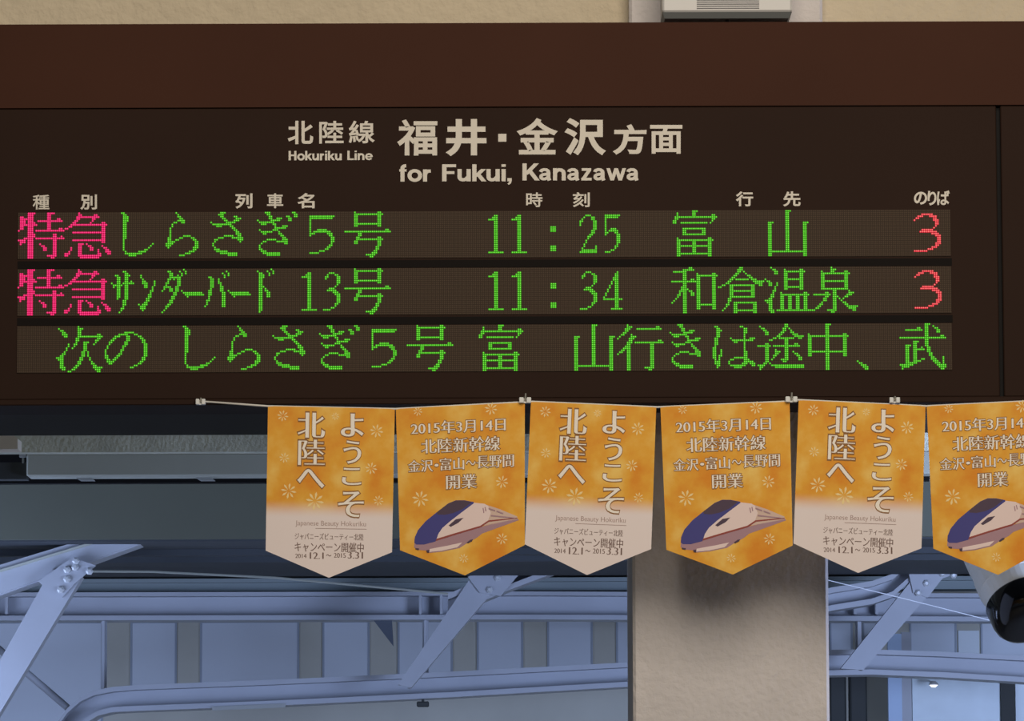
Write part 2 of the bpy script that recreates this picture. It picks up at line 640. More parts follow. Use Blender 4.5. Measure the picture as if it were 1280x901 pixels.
# small loudspeaker bracket hanging under the arched beam
p = W(529, 879, Ya)
mb = MB()
mb.box(p.x - 0.004, p.x + 0.004, Ya - 0.05, Ya - 0.04, p.z, W(529, 868, Ya).z).box(p.x - 0.018, p.x + 0.018, Ya - 0.06, Ya - 0.03, p.z - 0.012, p.z + 0.004, bevel=0.003)
tag(mb.build('hanger_bracket', M_DPOST), 'tiny dark bracket hanging under the middle of the arched beam', 'bracket')


def bolt(parent, px, py, Y, r):
    p = W(px, py, Y)
    mb = MB()
    mb.tube([p, p + Vector((0, -r * 0.5, 0)), p + Vector((0, -r * 0.9, 0))], [r, r, r * 0.5], 6)
    mb.build('bolt', M_BOLT, parent)


def beam_along(parent, a, b, wpx, Y, flange, name='web'):
    """Sloping I-section: a, b = upper edge in photo points, wpx = depth in pixels (measured downwards)."""
    strip(parent, name, M_STEEL, [a, b], 0, wpx, Y - 0.006, Y + 0.006)
    strip(parent, 'flange', M_STEEL, [a, b], -2, 4, Y - flange, Y + flange)
    strip(parent, 'flange', M_STEEL, [a, b], wpx - 5, wpx + 1, Y - flange, Y + flange)


def frame(label, rafter_pts, brace, gusset, bolts, Y, rw_, web=None):
    r0 = W(brace[0][0], brace[0][1], Y)
    t = thing('roof_frame', r0, label, 'steel frame', 'riveted roof frames of the platform canopy')
    if rafter_pts:
        strip(t, 'rafter_web', M_STEEL, rafter_pts, 3, rw_ - 4, Y + 0.03, Y + 0.045)
        strip(t, 'rafter_flange', M_STEEL, rafter_pts, -3, 4, Y - 0.03, Y + 0.10)
        strip(t, 'rafter_flange', M_STEEL, rafter_pts, rw_ - 5, rw_ + 2, Y - 0.03, Y + 0.10)
    if web:
        wb_ = MB()
        wb_.prism([(W(x, y, Y).x, W(x, y, Y).z) for x, y in web], Y - 0.02, Y - 0.01)
        wb_.build('rafter_web', M_STEEL, t)
        strip(t, 'rafter_flange', M_STEEL, [web[0], web[1]], -1, 3, Y - 0.01, Y + 0.10)
        strip(t, 'rafter_rib', M_DUCT, [(web[0][0], web[0][1] + 5), (web[1][0] + 14, web[1][1] + 1)], 0, 3, Y - 0.03, Y - 0.02)
        strip(t, 'rafter_flange', M_STEEL, [web[3], web[2]], -4, 1, Y - 0.01, Y + 0.10)
    g = MB()
    g.prism([(W(x, y, Y).x, W(x, y, Y).z) for x, y in gusset], Y - 0.046, Y - 0.038)
    g.build('gusset_plate', M_STEEL, t)
    # brace: channel with its flat back to the viewer, brace = [upper left, upper right, lower right, lower left]
    ul, ur, lr, ll = [W(x, y, Y) for x, y in brace]
    mb = MB()
    mb.prism([(q.x, q.z) for q in (ul, ur, lr, ll)], Y - 0.038, Y - 0.03)
    mb.build('brace_plate', M_STEEL, t)
    for s0, s1, u0, u1 in ((ul, ll, ur, lr), (ur, lr, ul, ll)):
        dirv = (u0 - s0).normalized()
        q = [s0, s1, s1 + dirv * 0.010, s0 + dirv * 0.010]
        mb = MB()
        mb.prism([(w_.x, w_.z) for w_ in q], Y - 0.03, Y + 0.03)
        mb.build('brace_flange', M_STEEL, t)
    for x, y in bolts:
        bolt(t, x, y, Y - 0.046, 0.010)
    return t


Yr = 2.66
mb = MB()
pc = W(-206, 900, Yr)
mb.box(pc.x - 0.16, pc.x - 0.001, Yr - 0.06, Yr + 0.10, 0.0, zd - 0.021, bevel=0.004)
tag(mb.build('trim_7', M_STEEL), kind='structure')
frame('bright blue-grey rafter and riveted brace at the far left below the sheet beam',
      None, [(66, 712), (104, 722), (-206, 1236), (-206, 1195)],
      [(50, 728), (92, 698), (122, 708), (96, 730), (80, 748), (62, 738)],
      [(84, 712), (94, 709), (84, 724), (76, 737), (112, 714), (95, 701)], Yr, 30, [(-206, 769.5), (101, 676), (185, 676), (-206, 818)])
Yr2 = 4.1
frame('dim riveted brace in the middle, between the second pennant and the arched beam',
      [(560, 745), (640, 712), (735, 676)], [(596, 712), (640, 712), (514, 860), (498, 856)],
      [(585, 722), (640, 692), (672, 700), (646, 722), (626, 746), (600, 742)],
      [(622, 708), (640, 703), (622, 722), (612, 737), (652, 708)], Yr2, 22)
frame('riveted brace and haunched rafter right of the pillar, left of the lamp tube',
      [(1020, 742), (1040, 737), (1090, 729), (1116, 720), (1134, 704), (1160, 688), (1230, 676)], [(1148, 714), (1182, 718), (1078, 838), (1050, 836)],
      [(1134, 716), (1158, 704), (1200, 716), (1176, 724), (1158, 748), (1140, 742)],
      [(1158, 714), (1168, 711), (1158, 729), (1148, 741), (1178, 717), (1192, 719), (1164, 705)], Yr2, 24)
# thin diagonal rods in the far left corner
for (a, b, lab) in [((-12, 802), (84, 884), 'thin dark tie rod slanting down to the arched beam at far left')]:
    pa, pb = W(a[0], a[1], 4.55), W(b[0], b[1], 4.45)
    mb = MB()
    mb.tube([pa, pb], 0.011, 8)
    tag(mb.build('tie_rod', M_STEEL, smooth=True), lab, 'rod')
for pts, lab in [([(446, 772), (478, 800), (490, 812)], 'dark slanted strut in front of the windows, left of the middle brace')]:
    mb = MB()
    q = [W(466, 774, Ye), W(490, 774, Ye), W(492, 808, Ye)]
    mb.prism([(w_.x, w_.z) for w_ in q], Ye - 0.02, Ye)
    mb.build('corner_plate', mat('dark_steel', (84, 90, 100), 0.7), eave)
# thin gutter-edge rod under the roof deck
mb = MB()
mb.tube([W(112, 714, 3.6), W(190, 714.5, 3.6), W(345, 722, 3.6), W(560, 742, 3.6)], 0.0035, 6)
tag(mb.build('conduit', mat('pale_conduit', (170, 172, 160), 0.6)), 'thin pale conduit sagging under the dark roof deck, right of the left brace', 'conduit')

# ------------------------------------------------------------------ cable duct hung before the sheet beam
Yd = 1.75
duct = thing('cable_duct', W(340, 580, Yd), 'long grey metal cable duct below the rough concrete beam', 'duct')
x0 = W(33, 580, Yd).x
zt, zb2 = zat(566, Yd, 180), zat(595, Yd, 180)
mb = MB()
mb.box(x0, 2.4, Yd, Yd + 0.08, zb2, zt, bevel=0.004)
mb.build('duct_casing', M_DUCT, duct)
mb = MB()
mb.box(-2.6, x0 - 0.001, Yd + 0.02, Yd + 0.075, zat(598, Yd, 10), zat(577, Yd, 10))
mb.build('end_section', M_DPOST, duct)
mb = MB()
mb.box(W(24, 567, Yd).x, W(32, 567, Yd).x, Yd + 0.0, Yd + 0.02, zat(571, Yd, 28), zat(565, Yd, 28)).box(W(27, 567, Yd).x, W(29, 567, Yd).x, Yd + 0.01, Yd + 0.03, zat(578, Yd, 28), zat(570, Yd, 28))
mb.build('end_clip', M_BRACK, duct)
for pxa in (93, 243, 393, 543, 693):
    q = [W(pxa, 596, Yd + 0.05), W(pxa + 20, 596, Yd + 0.05), W(pxa + 26, 601, Yd + 0.05), W(pxa + 8, 601, Yd + 0.05)]
    mb = MB()
    mb.prism([(w_.x, w_.z) for w_ in q], Yd + 0.04, Yd + 0.06)
    mb.build('bracket', M_BRACK, duct)
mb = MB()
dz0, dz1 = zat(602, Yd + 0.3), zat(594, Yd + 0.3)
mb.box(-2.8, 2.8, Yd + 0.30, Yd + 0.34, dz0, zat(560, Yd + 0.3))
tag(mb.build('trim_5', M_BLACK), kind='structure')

# ------------------------------------------------------------------ departure board
PX = 9.80 / math.cos(PITCH) / FPX * 1.0            # metres per photo pixel on the sign face
bx0, bxs0, bxs1, bx1 = W(-70, 320, 0).x, W(1247.5, 320, 0).x, W(1253, 320, 0).x, W(1500, 320, 0).x
z_top, z_mid, z_bot = zat(28.5, 0), zat(134, 0), zat(505, 0)
board = thing('departure_board', ((bx0 + bx1) / 2, 0.1, z_bot),
              'large dark brown train departure board with three rows of glowing text, fixed to the wall', 'departure board')
MB().box(bx0, bx1, 0.012, 0.20, z_bot + 0.006, z_mid - 0.003).build('housing', M_BLACK, board)
MB().box(bx0, bxs0, 0.0, 0.012, z_bot + 0.012, z_mid, bevel=0.002).build('face_panel', M_FACE, board)
MB().box(bxs1, bx1, 0.0, 0.012, z_bot + 0.012, z_mid, bevel=0.002).build('face_panel', M_FACE, board)
mb = MB()
mb.face_set([(bx0, -0.004, z_mid + 0.001), (bx1, -0.004, z_mid + 0.001), (bx1, 0.0, z_top), (bx0, 0.0, z_top),
             (bx0, 0.20, z_mid + 0.001), (bx1, 0.20, z_mid + 0.001), (bx1, 0.20, z_top), (bx0, 0.20, z_top)],
            [(0, 1, 2, 3), (5, 4, 7, 6), (0, 4, 5, 1), (3, 2, 6, 7), (0, 3, 7, 4), (1, 5, 6, 2)])
mb.build('top_cover', M_BROWN, board)
MB().box(bx0, bx1, -0.006, 0.20, z_bot, z_bot + 0.012, bevel=0.002).build('bottom_rail', M_FACE, board)

# printed headings, one part per heading
PL = lambda x, y: W(x, y, -0.0012)
HEAD = [
    ('北', (360.6, 390.7, 151.7, 179.4), .024), ('陸', (399.6, 429, 151.6, 179), .016), ('線', (436.6, 467.6, 151.4, 178.6), .016),
    ('福', (498, 545.6, 150.5, 193.3), .022), ('井', (559.5, 606.3, 150.3, 193), .034), ('金', (648, 695, 149, 191.8), .026),
    ('沢', (708, 755, 149.4, 192), .032), ('方', (768.3, 806.7, 156.8, 191.6), .034), ('面', (813.5, 852, 157, 191.2), .022),
]
for i, (s, r, w) in enumerate(HEAD):
    mb = MB()
    lay_text(mb, s, r, PL, w, w)
    mb.build('heading_character', M_LETTER, board)
mb = MB()
a, b, c, d = PL(622.8, 167.3), PL(633, 167.2), PL(633, 177), PL(622.8, 177.1)
mb.face_set([d, c, b, a], [(0, 1, 2, 3)])
mb.build('heading_dot', M_LETTER, board)
# upright grotesque letters drawn stroke by stroke: cap height 1, (line weight, points)
def _arc(cx, cy, rx, ry, a0, a1, n=14):
    return [(cx + rx * math.cos(math.radians(a0 + (a1 - a0) * i / n)), cy + ry * math.sin(math.radians(a0 + (a1 - a0) * i / n))) for i in range(n + 1)]


S_, T_ = 0.19, 0.155
LAT = {
    'f': (0.40, [(S_, [(.17, 0), (.17, .80)] + _arc(.33, .80, .16, .13, 180, 85, 6)), (.14, [(.02, .66), (.36, .66)])]),
    'o': (0.70, [(S_, _arc(.35, .36, .25, .28, 0, 360, 28))]),
    'r': (0.46, [(S_, [(.13, 0), (.13, .72)]), (S_, [(.13, .40), (.17, .53), (.26, .61), (.40, .62)])]),
    'F': (0.70, [(.2, [(.14, 0), (.14, 1)]), (.17, [(.14, .915), (.67, .915)]), (.165, [(.14, .51), (.60, .51)])]),
    'u': (0.68, [(S_, [(.13, .72), (.13, .27)] + _arc(.29, .25, .16, .16, 180, 290, 8) + [(.44, .15), (.54, .30)]), (S_, [(.54, 0), (.54, .72)])]),
    'k': (0.63, [(S_, [(.12, 0), (.12, 1)]), (.18, [(.16, .27), (.53, .72)]), (.19, [(.27, .44), (.55, 0)])]),
    'i': (0.27, [(S_, [(.13, 0), (.13, .72)]), (S_, [(.13, .85), (.13, 1)])]),
    ',': (0.30, [(.2, [(.13, .19), (.13, 0)]), (.1, [(.17, .05), (.15, -.09), (.06, -.17)])]),
    'K': (0.80, [(.2, [(.14, 0), (.14, 1)]), (.19, [(.18, .34), (.70, 1.0)]), (.2, [(.36, .60), (.74, 0)])]),
    'a': (0.65, [(.17, [(.10, .50), (.14, .59), (.25, .64), (.37, .63), (.46, .55), (.47, .44)]), (.18, [(.47, .48), (.47, .14), (.52, 0)]),
                 (.165, [(.47, .40), (.36, .37), (.20, .345), (.12, .27), (.12, .15), (.20, .085), (.32, .095), (.43, .17), (.47, .26)])]),
    'n': (0.68, [(S_, [(.13, 0), (.13, .72)]), (S_, [(.13, .42), (.19, .56), (.31, .63), (.43, .61), (.52, .53), (.54, .42), (.54, 0)])]),
    'z': (0.58, [(T_, [(.06, .643), (.51, .643)]), (.17, [(.44, .64), (.13, .08)]), (T_, [(.04, .078), (.53, .078)])]),
    'w': (0.92, [(.165, [(.08, .72), (.27, 0)]), (.165, [(.27, 0), (.46, .72)]), (.165, [(.46, .72), (.65, 0)]), (.165, [(.65, 0), (.84, .72)])]),
    'H': (0.80, [(.2, [(.14, 0), (.14, 1)]), (.2, [(.64, 0), (.64, 1)]), (.17, [(.14, .53), (.64, .53)])]),
    'L': (0.64, [(.2, [(.14, 0), (.14, 1)]), (.17, [(.14, .085), (.62, .085)])]),
    'e': (0.68, [(.13, [(.12, .36), (.60, .36)]), (.175, [(.595, .33)] + _arc(.35, .36, .25, .28, 0, 325, 26))]),
}


def lay_word(mb, word, x0, x1, ybase, cap):
    adv = sum(LAT[c][0] for c in word)
    sx = (x1 - x0) / (adv - 0.06)
    cx = 0.0
    for ch in word:
        a, strokes = LAT[ch]
        loops = []
        for w, pts in strokes:
            for i in range(len(pts) - 1):
                p, q = Vector(pts[i]), Vector(pts[i + 1])
                d = (q - p).normalized()
                n = Vector((-d.y, d.x)) * (w / 2)
                ext = d * (w * 0.12)
                p_ = p - (ext if i > 0 else d * 0)
                q_ = q + (ext if i < len(pts) - 2 else d * 0)
                if ch == 'w' or (ch in 'kK' and abs(d.x) > .2 and abs(d.y) > .2):   # diagonals end level
                    n = Vector((w / 2 / max(abs(d.y), .4), 0))
                quad = [p_ - n, q_ - n, q_ + n, p_ + n]
                ar = sum(quad[k - 1].x * quad[k].y - quad[k].x * quad[k - 1].y for k in range(4))
                loops.append(quad if ar > 0 else quad[::-1])
        fv, ft = fill(loops)
        P3 = [PL(x0 + (cx + q.x) * sx, ybase - q.y * cap) for q in fv]
        fs = []
        for t in ft:
            nrm = (P3[t[1]] - P3[t[0]]).cross(P3[t[2]] - P3[t[0]])
            fs.append(tuple(t) if nrm.y < 0 else tuple(t[::-1]))
        mb.face_set(P3, fs)
        cx += a


for word, x0, x1, yb_, cap in (('Hokuriku', 360.2, 427, 200.3, 11.7), ('Line', 433.6, 465, 200.0, 11.7),
                               ('for', 498.6, 538.5, 226.9, 21.2), ('Fukui,', 551.5, 640, 226.6, 21.3), ('Kanazawa', 652, 798, 225.5, 21.3)):
    mb = MB()
    lay_word(mb, word, x0, x1, yb_, cap)
    mb.build('heading_word', M_LETTER, board)
COLS = [
    [('種', (41.2, 61.4, 243.6, 261.6), .014), ('別', (101, 120.7, 243.4, 261.4), .022)],
    [('列', (294.8, 315, 242.2, 260), .026), ('車', (334.2, 353.7, 242, 259.8), .02), ('名', (372.6, 392.7, 241.8, 259.8), .024)],
    [('時', (658, 677.7, 240.8, 258.4), .016), ('刻', (716.5, 736.8, 240.6, 258.4), .018)],
    [('行', (920.6, 940.9, 239.8, 257.4), .026), ('先', (979.7, 1000.2, 239.6, 257.4), .024)],
    [('の', (1143, 1158.4, 240.2, 255), .03), ('り', (1160, 1170, 239.2, 256), .03), ('ば', (1171.6, 1186.6, 238.6, 255.8), .026)],
]
for grp in COLS:
    for s, r, w in grp:
        mb = MB()
        lay_text(mb, s, r, PL, w, w)
        mb.build('column_heading', M_LETTER, board)

# ------------------------------------------------------------------ glowing dot-matrix characters
# every glyph: "row:first-last,first-last row:..." on a 24-dot grid
G = {}
G['特'] = "0:5-8,15-18 1:5-7,15-16 2:1-2,5-7,15-16 3:1-4,5-7,15-16,20-21 4:1-3,5-7,10-22 5:1-3,5-8,15-16 6:1-9,15-16 7:1-2,5-7,15-16 8:1-2,5-7,15-16,21-22 9:0-0,5-7,9-23 10:5-7 11:5-8,18-19 12:5-8,18-19,22-22 13:3-7,9-23 14:0-3,5-7,18-19 15:1-3,5-7,18-19 16:1-1,5-7,11-11,18-19 17:5-7,12-13,18-19 18:5-7,13-14,18-19 19:5-7,13-14,18-19 20:5-7,18-19 21:5-7,18-19 22:5-7,15-19 23:5-7,17-18"
G['急'] = "0:7-7 1:7-8,15-16 2:6-17 3:6-7,14-15 4:5-6,14-14 5:4-5,13-13,19-20 6:3-21 7:2-3,19-20 8:0-1,19-20 9:19-20 10:4-20 11:19-20 12:19-20 13:19-20 14:4-20 15:19-20 16:7-9,11-11 17:7-8,12-13,19-19 18:3-3,7-8,13-14,20-21 19:3-3,7-8,13-14,17-17,21-22 20:2-2,7-8,17-17,21-23 21:0-2,7-8,17-18,22-23 22:0-1,7-18 23:8-17"
G['し'] = "0:5-6 1:6-7 2:6-8 3:6-8 4:6-8 5:6-7 6:6-7 7:6-7 8:6-7 9:6-7 10:6-7 11:6-7 12:6-7 13:6-7 14:6-6 15:6-6 16:6-6,21-21 17:6-6,20-20 18:6-6,19-19 19:6-6,17-18 20:7-7,14-17 21:7-15 22:9-12"
G['ら'] = "0:9-9 1:10-10 2:10-11 3:11-12 4:10-13 5:8-9,12-13 6:7-7 7:7-7 8:6-6 9:6-6 10:6-6 11:6-6 12:6-6,13-16 13:5-6,11-12,17-18 14:5-6,9-10,18-19 15:5-8,19-20 16:4-7,19-20 17:4-6,19-20 18:5-5,18-20 19:18-19 20:16-18 21:14-16 22:11-13"
G['さ'] = "0:8-10 1:7-9 2:8-9,15-16 3:9-10,16-18 4:10-11,15-17 5:3-3,11-15 6:4-13 7:6-8,13-14 8:14-15 9:15-16 10:16-17 11:16-18 12:10-14,17-18 13:7-9,14-19 14:5-6,17-19 15:5-5,18-18 16:4-4 17:4-4 18:5-5 19:5-7 20:6-11 21:8-16 22:12-16"
G['ぎ'] = "0:7-9,21-22 1:8-9,22-23 2:9-10,18-19,22-23 3:9-10,13-15,19-20 4:3-3,10-14,19-20 5:4-11 6:5-7,11-12 7:12-12,16-18 8:12-17 9:4-4,11-13 10:5-10,14-14 11:6-7,14-15 12:15-16 13:16-17 14:8-12,16-18 15:6-7,13-18 16:5-5,17-18 17:4-4 18:4-4 19:4-5 20:5-7 21:6-14 22:8-14"
G['き'] = "0:7-9 1:8-9 2:9-10 3:9-10,13-15 4:3-3,10-14 5:4-11 6:5-7,11-12 7:12-12,16-18 8:12-17 9:4-4,11-13 10:5-10,14-14 11:6-7,14-15 12:15-16 13:16-17 14:8-12,16-18 15:6-7,13-18 16:5-5,17-18 17:4-4 18:4-4 19:4-5 20:5-7 21:6-14 22:8-14"
G['5w'] = "2:6-18 3:6-17 4:6-6 5:6-6 6:6-6 7:6-6 8:6-6 9:6-6,10-14 10:6-6,8-16 11:6-8,15-17 12:6-6,16-17 13:17-18 14:17-18 15:17-18 16:17-17 17:16-17 18:15-16 19:14-15 20:11-13 21:6-10"
G['号'] = "0:5-5,17-18 1:5-19 2:5-6,17-18 3:5-6,17-18 4:5-6,17-18 5:5-6,17-18 6:5-18 7:5-6,17-18 9:21-22 10:0-23 11:7-8 12:7-8 13:6-7,17-18 14:6-19 15:5-6,17-18 16:5-6,17-18 17:17-18 18:16-17 19:16-17 20:15-16 21:14-16 22:11-15 23:13-14"
G['1'] = "2:5-6 3:4-6 4:2-6 5:5-6 6:5-6 7:5-6 8:5-6 9:5-6 10:5-6 11:5-6 12:5-6 13:5-6 14:5-6 15:5-6 16:5-6 17:5-6 18:5-6 19:5-6 20:5-6 21:2-9"
G[':'] = "8:10-12 9:10-12 10:10-12 18:10-12 19:10-12 20:10-12"
G['2'] = "2:4-6 3:3-3,7-8 4:2-2,7-8 5:1-2,8-9 6:1-1,8-9 7:1-1,8-9 8:8-9 9:8-9 10:7-8 11:7-8 12:6-7 13:5-6 14:5-5 15:4-4 16:4-4 17:3-3 18:3-3,9-9 19:2-2,9-9 20:2-9 21:1-9"
G['5'] = "2:2-9 3:2-8 4:2-2 5:2-2 6:2-2 7:2-2 8:2-2 9:2-2,5-7 10:2-2,4-8 11:2-3,7-8 12:2-2,8-9 13:8-9 14:8-9 15:8-9 16:8-9 17:8-8 18:7-8 19:7-7 20:5-6 21:2-4"
G['3'] = "2:4-6 3:3-3,7-8 4:2-3,8-9 5:2-2,8-9 6:8-9 7:8-9 8:8-8 9:7-7 10:4-6 11:3-7 12:6-8 13:7-9 14:8-9 15:8-9 16:8-9 17:8-9 18:7-8 19:7-7 20:5-6 21:1-4"
G['4'] = "2:8-8 3:7-8 4:7-8 5:6-8 6:6-8 7:5-5,7-8 8:5-5,7-8 9:4-4,7-8 10:4-4,7-8 11:3-3,7-8 12:3-3,7-8 13:2-2,7-8 14:2-2,7-8 15:1-1,7-8 16:1-10 17:7-8 18:7-8 19:7-8 20:7-8 21:5-10"
G['富'] = "0:11-13 1:3-3,11-12 2:3-3,11-12,21-22 3:2-23 4:2-3,21-22 5:1-2,21-21 6:1-2,5-18,20-20 9:6-17 10:6-7,16-17 11:6-7,16-17 12:6-17 14:3-3,19-20 15:3-21 16:3-4,11-12,19-20 17:3-4,11-12,19-20 18:3-20 19:3-4,11-12,19-20 20:3-4,11-12,19-20 21:3-4,11-12,19-20 22:3-20 23:3-4,19-20"
G['山'] = "0:11-13 1:11-12 2:11-12 3:11-12 4:11-12 5:11-12 6:2-4,11-12,20-22 7:2-3,11-12,20-21 8:2-3,11-12,20-21 9:2-3,11-12,20-21 10:2-3,11-12,20-21 11:2-3,11-12,20-21 12:2-3,11-12,20-21 13:2-3,11-12,20-21 14:2-3,11-12,20-21 15:2-3,11-12,20-21 16:2-3,11-12,20-21 17:2-3,11-12,20-21 18:2-3,11-12,20-21 19:2-3,11-12,20-21 20:2-3,11-12,20-21 21:2-21 22:2-3,20-21 23:2-3,20-21"
G['3w'] = "2:9-14 3:7-9,13-16 4:6-7,15-16 5:5-5,15-17 6:16-17 7:16-17 8:16-16 9:15-15 10:9-14 11:8-16 12:14-17 13:16-18 14:17-18 15:17-18 16:17-18 17:16-18 18:16-17 19:14-16 20:12-14 21:5-11"
G['ｻ'] = "1:6-7 2:7-8 3:2-3,7-9 4:3-4,7-8 5:3-4,7-8 6:3-4,7-8,10-10 7:0-0,3-4,6-11 8:1-5,7-8 9:1-1,3-4,7-8 10:3-4,7-8 11:3-4,7-8 12:3-4,7-8 13:3-4,7-8 14:3-4,7-8 15:3-3,7-8 16:6-7 17:6-7 18:6-7 19:6-6 20:5-6 21:5-5 22:4-4"
G['ﾝ'] = "3:3-3 4:3-3 5:4-4 6:4-5,10-10 7:4-6,10-10 8:5-6,10-10 9:5-6,9-9 10:9-9 11:8-9 12:8-8 13:7-8 14:7-8 15:6-7 16:6-7 17:5-6 18:2-2,4-6 19:3-5 20:3-5 21:4-4"
G['ﾀﾞ'] = "0:13-13 1:5-6,11-11,14-14 2:6-7,12-12,14-14 3:6-7,10-10,12-12 4:6-11 5:5-6,8-8,10-11 6:5-5,10-11 7:4-5,10-11 8:4-4,10-11 9:3-6,9-10 10:3-3,6-7,9-10 11:2-2,6-7,9-10 12:8-9 13:8-9 14:7-8 15:7-8 16:6-7 17:6-7 18:5-6 19:4-5 20:4-4 21:3-3 22:2-2"
G['ｰ'] = "11:0-0 12:1-10 13:2-11 14:3-3"
G['ﾊﾞ'] = "1:11-11 2:9-9,12-12 3:10-10,12-12 4:2-3,10-10 5:3-4,7-7 6:3-4,7-7 7:3-4,7-8 8:3-4,8-8 9:3-4,8-9 10:3-3,8-9 11:2-3,8-9 12:2-3,9-10 13:2-3,9-10 14:2-2,9-10 15:2-2,9-10 16:1-2,9-10 17:1-1,9-10 18:1-1,9-10 19:0-0,9-10"
G['ﾄﾞ'] = "0:10-10 1:3-3,8-8,11-11 2:4-5,9-9,11-11 3:4-6,9-9 4:4-6 5:4-5 6:4-5 7:4-5 8:4-5 9:4-6 10:4-5,7-7 11:4-5,7-8 12:4-5,8-9 13:4-5,8-9 14:4-5,8-9 15:4-5 16:4-5 17:4-5 18:4-5 19:4-5 20:4-5 21:4-5 22:4-4"
G['和'] = "0:9-10 1:6-11 2:1-7 3:6-7,13-13,21-22 4:6-7,13-23 5:6-7,13-14,21-22 6:6-7,10-11,13-14,21-22 7:0-14,21-22 8:6-7,13-14,21-22 9:6-7,13-14,21-22 10:5-7,13-14,21-22 11:5-8,13-14,21-22 12:4-7,9-10,13-14,21-22 13:4-4,6-7,10-11,13-14,21-22 14:3-4,6-7,10-11,13-14,21-22 15:3-3,6-7,13-14,21-22 16:2-2,6-7,13-14,21-22 17:1-1,6-7,13-14,21-22 18:0-0,6-7,13-14,21-22 19:6-7,13-22 20:6-7,13-14,21-22 21:6-7,13-14,21-22 22:6-7 23:6-7"
G['倉'] = "0:11-12 1:10-12 2:10-11,13-13 3:9-10,14-14 4:8-9,15-16 5:7-8,16-17 6:6-7,9-15,17-19 7:5-6,18-23 8:4-5,19-22 9:2-3,6-18,21-22 10:0-1,6-7,17-18 11:6-7,17-18 12:6-18 13:6-7,17-18 14:6-7,17-18 15:6-18 16:5-6 17:5-6 18:5-5,8-19 19:4-5,8-9,18-19 20:4-4,8-9,18-19 21:3-3,8-9,18-19 22:2-2,8-19 23:8-9,18-19"
G['温'] = "0:3-3 1:4-5,10-10,18-19 2:5-6,10-20 3:5-6,10-11,18-19 4:10-11,18-19 5:10-11,18-19 6:0-0,10-19 7:1-2,10-11,18-19 8:2-3,6-6,10-11,18-19 9:2-3,6-6,10-11,18-19 10:5-5,10-19 11:5-5,10-11,18-19 12:4-5 13:4-4,8-8,20-21 14:3-4,8-22 15:3-4,8-9,12-13,16-17,20-21 16:2-3,8-9,12-13,16-17,20-21 17:0-3,8-9,12-13,16-17,20-21 18:1-3,8-9,12-13,16-17,20-21 19:2-3,8-9,12-13,16-17,20-21 20:2-3,8-9,12-13,16-17,20-21 21:2-3,8-9,12-13,16-17,20-21 22:2-4,6-23 23:3-4"
G['泉'] = "0:10-10 1:10-12 2:5-5,10-11,17-18 3:5-19 4:5-6,17-18 5:5-6,17-18 6:5-6,17-18 7:5-18 8:5-6,17-18 9:5-6,17-18 10:5-6,17-18 11:5-18 12:11-12,19-19 13:7-8,11-12,19-21 14:1-9,11-12,18-20 15:7-8,11-13,17-18 16:6-7,11-12,14-14,16-16 17:6-7,11-12,15-15 18:5-5,11-12,16-17 19:4-5,11-12,17-18 20:3-4,11-12,18-23 21:2-3,11-12,19-22 22:0-1,8-12,21-22 23:10-11"
G['次'] = "0:11-11 1:1-1,11-13 2:2-3,11-12 3:3-4,11-12 4:3-5,11-12,21-22 5:4-5,11-23 6:10-11,21-22 7:10-11,20-21 8:10-10,14-16,20-20 9:6-6,9-10,14-15,19-19 10:6-6,9-9,14-15 11:5-5,8-8,14-15 12:5-5,14-15 13:4-4,13-14,16-16 14:3-4,13-14,16-16 15:2-3,13-14,16-16 16:0-3,12-13,17-17 17:1-3,12-13,17-17 18:2-3,11-12,18-18 19:2-3,11-12,18-19 20:2-3,10-11,19-20 21:2-4,9-10,19-23 22:3-4,8-9,20-22 23:6-7,21-22"
G['の'] = "3:11-15 4:8-12,16-17 5:6-8,12-13,18-19 6:5-6,12-13,19-20 7:4-5,12-13,20-21 8:3-4,11-12,20-21 9:3-3,11-12,21-22 10:2-2,10-11,21-22 11:2-2,10-10,21-22 12:1-1,9-10,21-22 13:1-1,9-9,21-22 14:1-1,8-9,21-22 15:1-2,7-8,21-22 16:1-2,6-7,20-21 17:2-3,5-6,20-21 18:2-5,19-20 19:3-4,18-19 20:16-17 21:14-15"
G['行'] = "0:5-5 1:5-7,20-21 2:4-6,10-22 3:4-5 4:3-4 5:2-3,7-7 6:1-1,7-9 7:0-0,6-8 8:6-7,21-22 9:5-7,9-23 10:5-6,17-18 11:4-6,17-18 12:3-6,17-18 13:2-3,5-6,17-18 14:1-2,5-6,17-18 15:0-0,5-6,17-18 16:5-6,17-18 17:5-6,17-18 18:5-6,17-18 19:5-6,17-18 20:5-6,17-18 21:5-6,17-18 22:5-6,14-18 23:5-6,16-17"
G['は'] = "1:2-3,15-16 2:3-4,17-18 3:3-5,17-18 4:3-4,17-18 5:3-4,17-17 6:3-4,17-17 7:2-3,10-10,17-17,20-22 8:2-3,11-21 9:2-3,12-13,17-17 10:2-3,17-17 11:2-2,17-17 12:1-2,17-17 13:1-2,5-5,17-17 14:1-2,5-5,17-18 15:1-2,5-5,17-18 16:1-2,4-5,17-18 17:1-2,4-4,12-18 18:2-2,4-4,10-11,17-19 19:2-4,9-9,17-21 20:2-4,9-9,16-18,20-22 21:3-4,10-17,21-22 22:3-3,12-15"
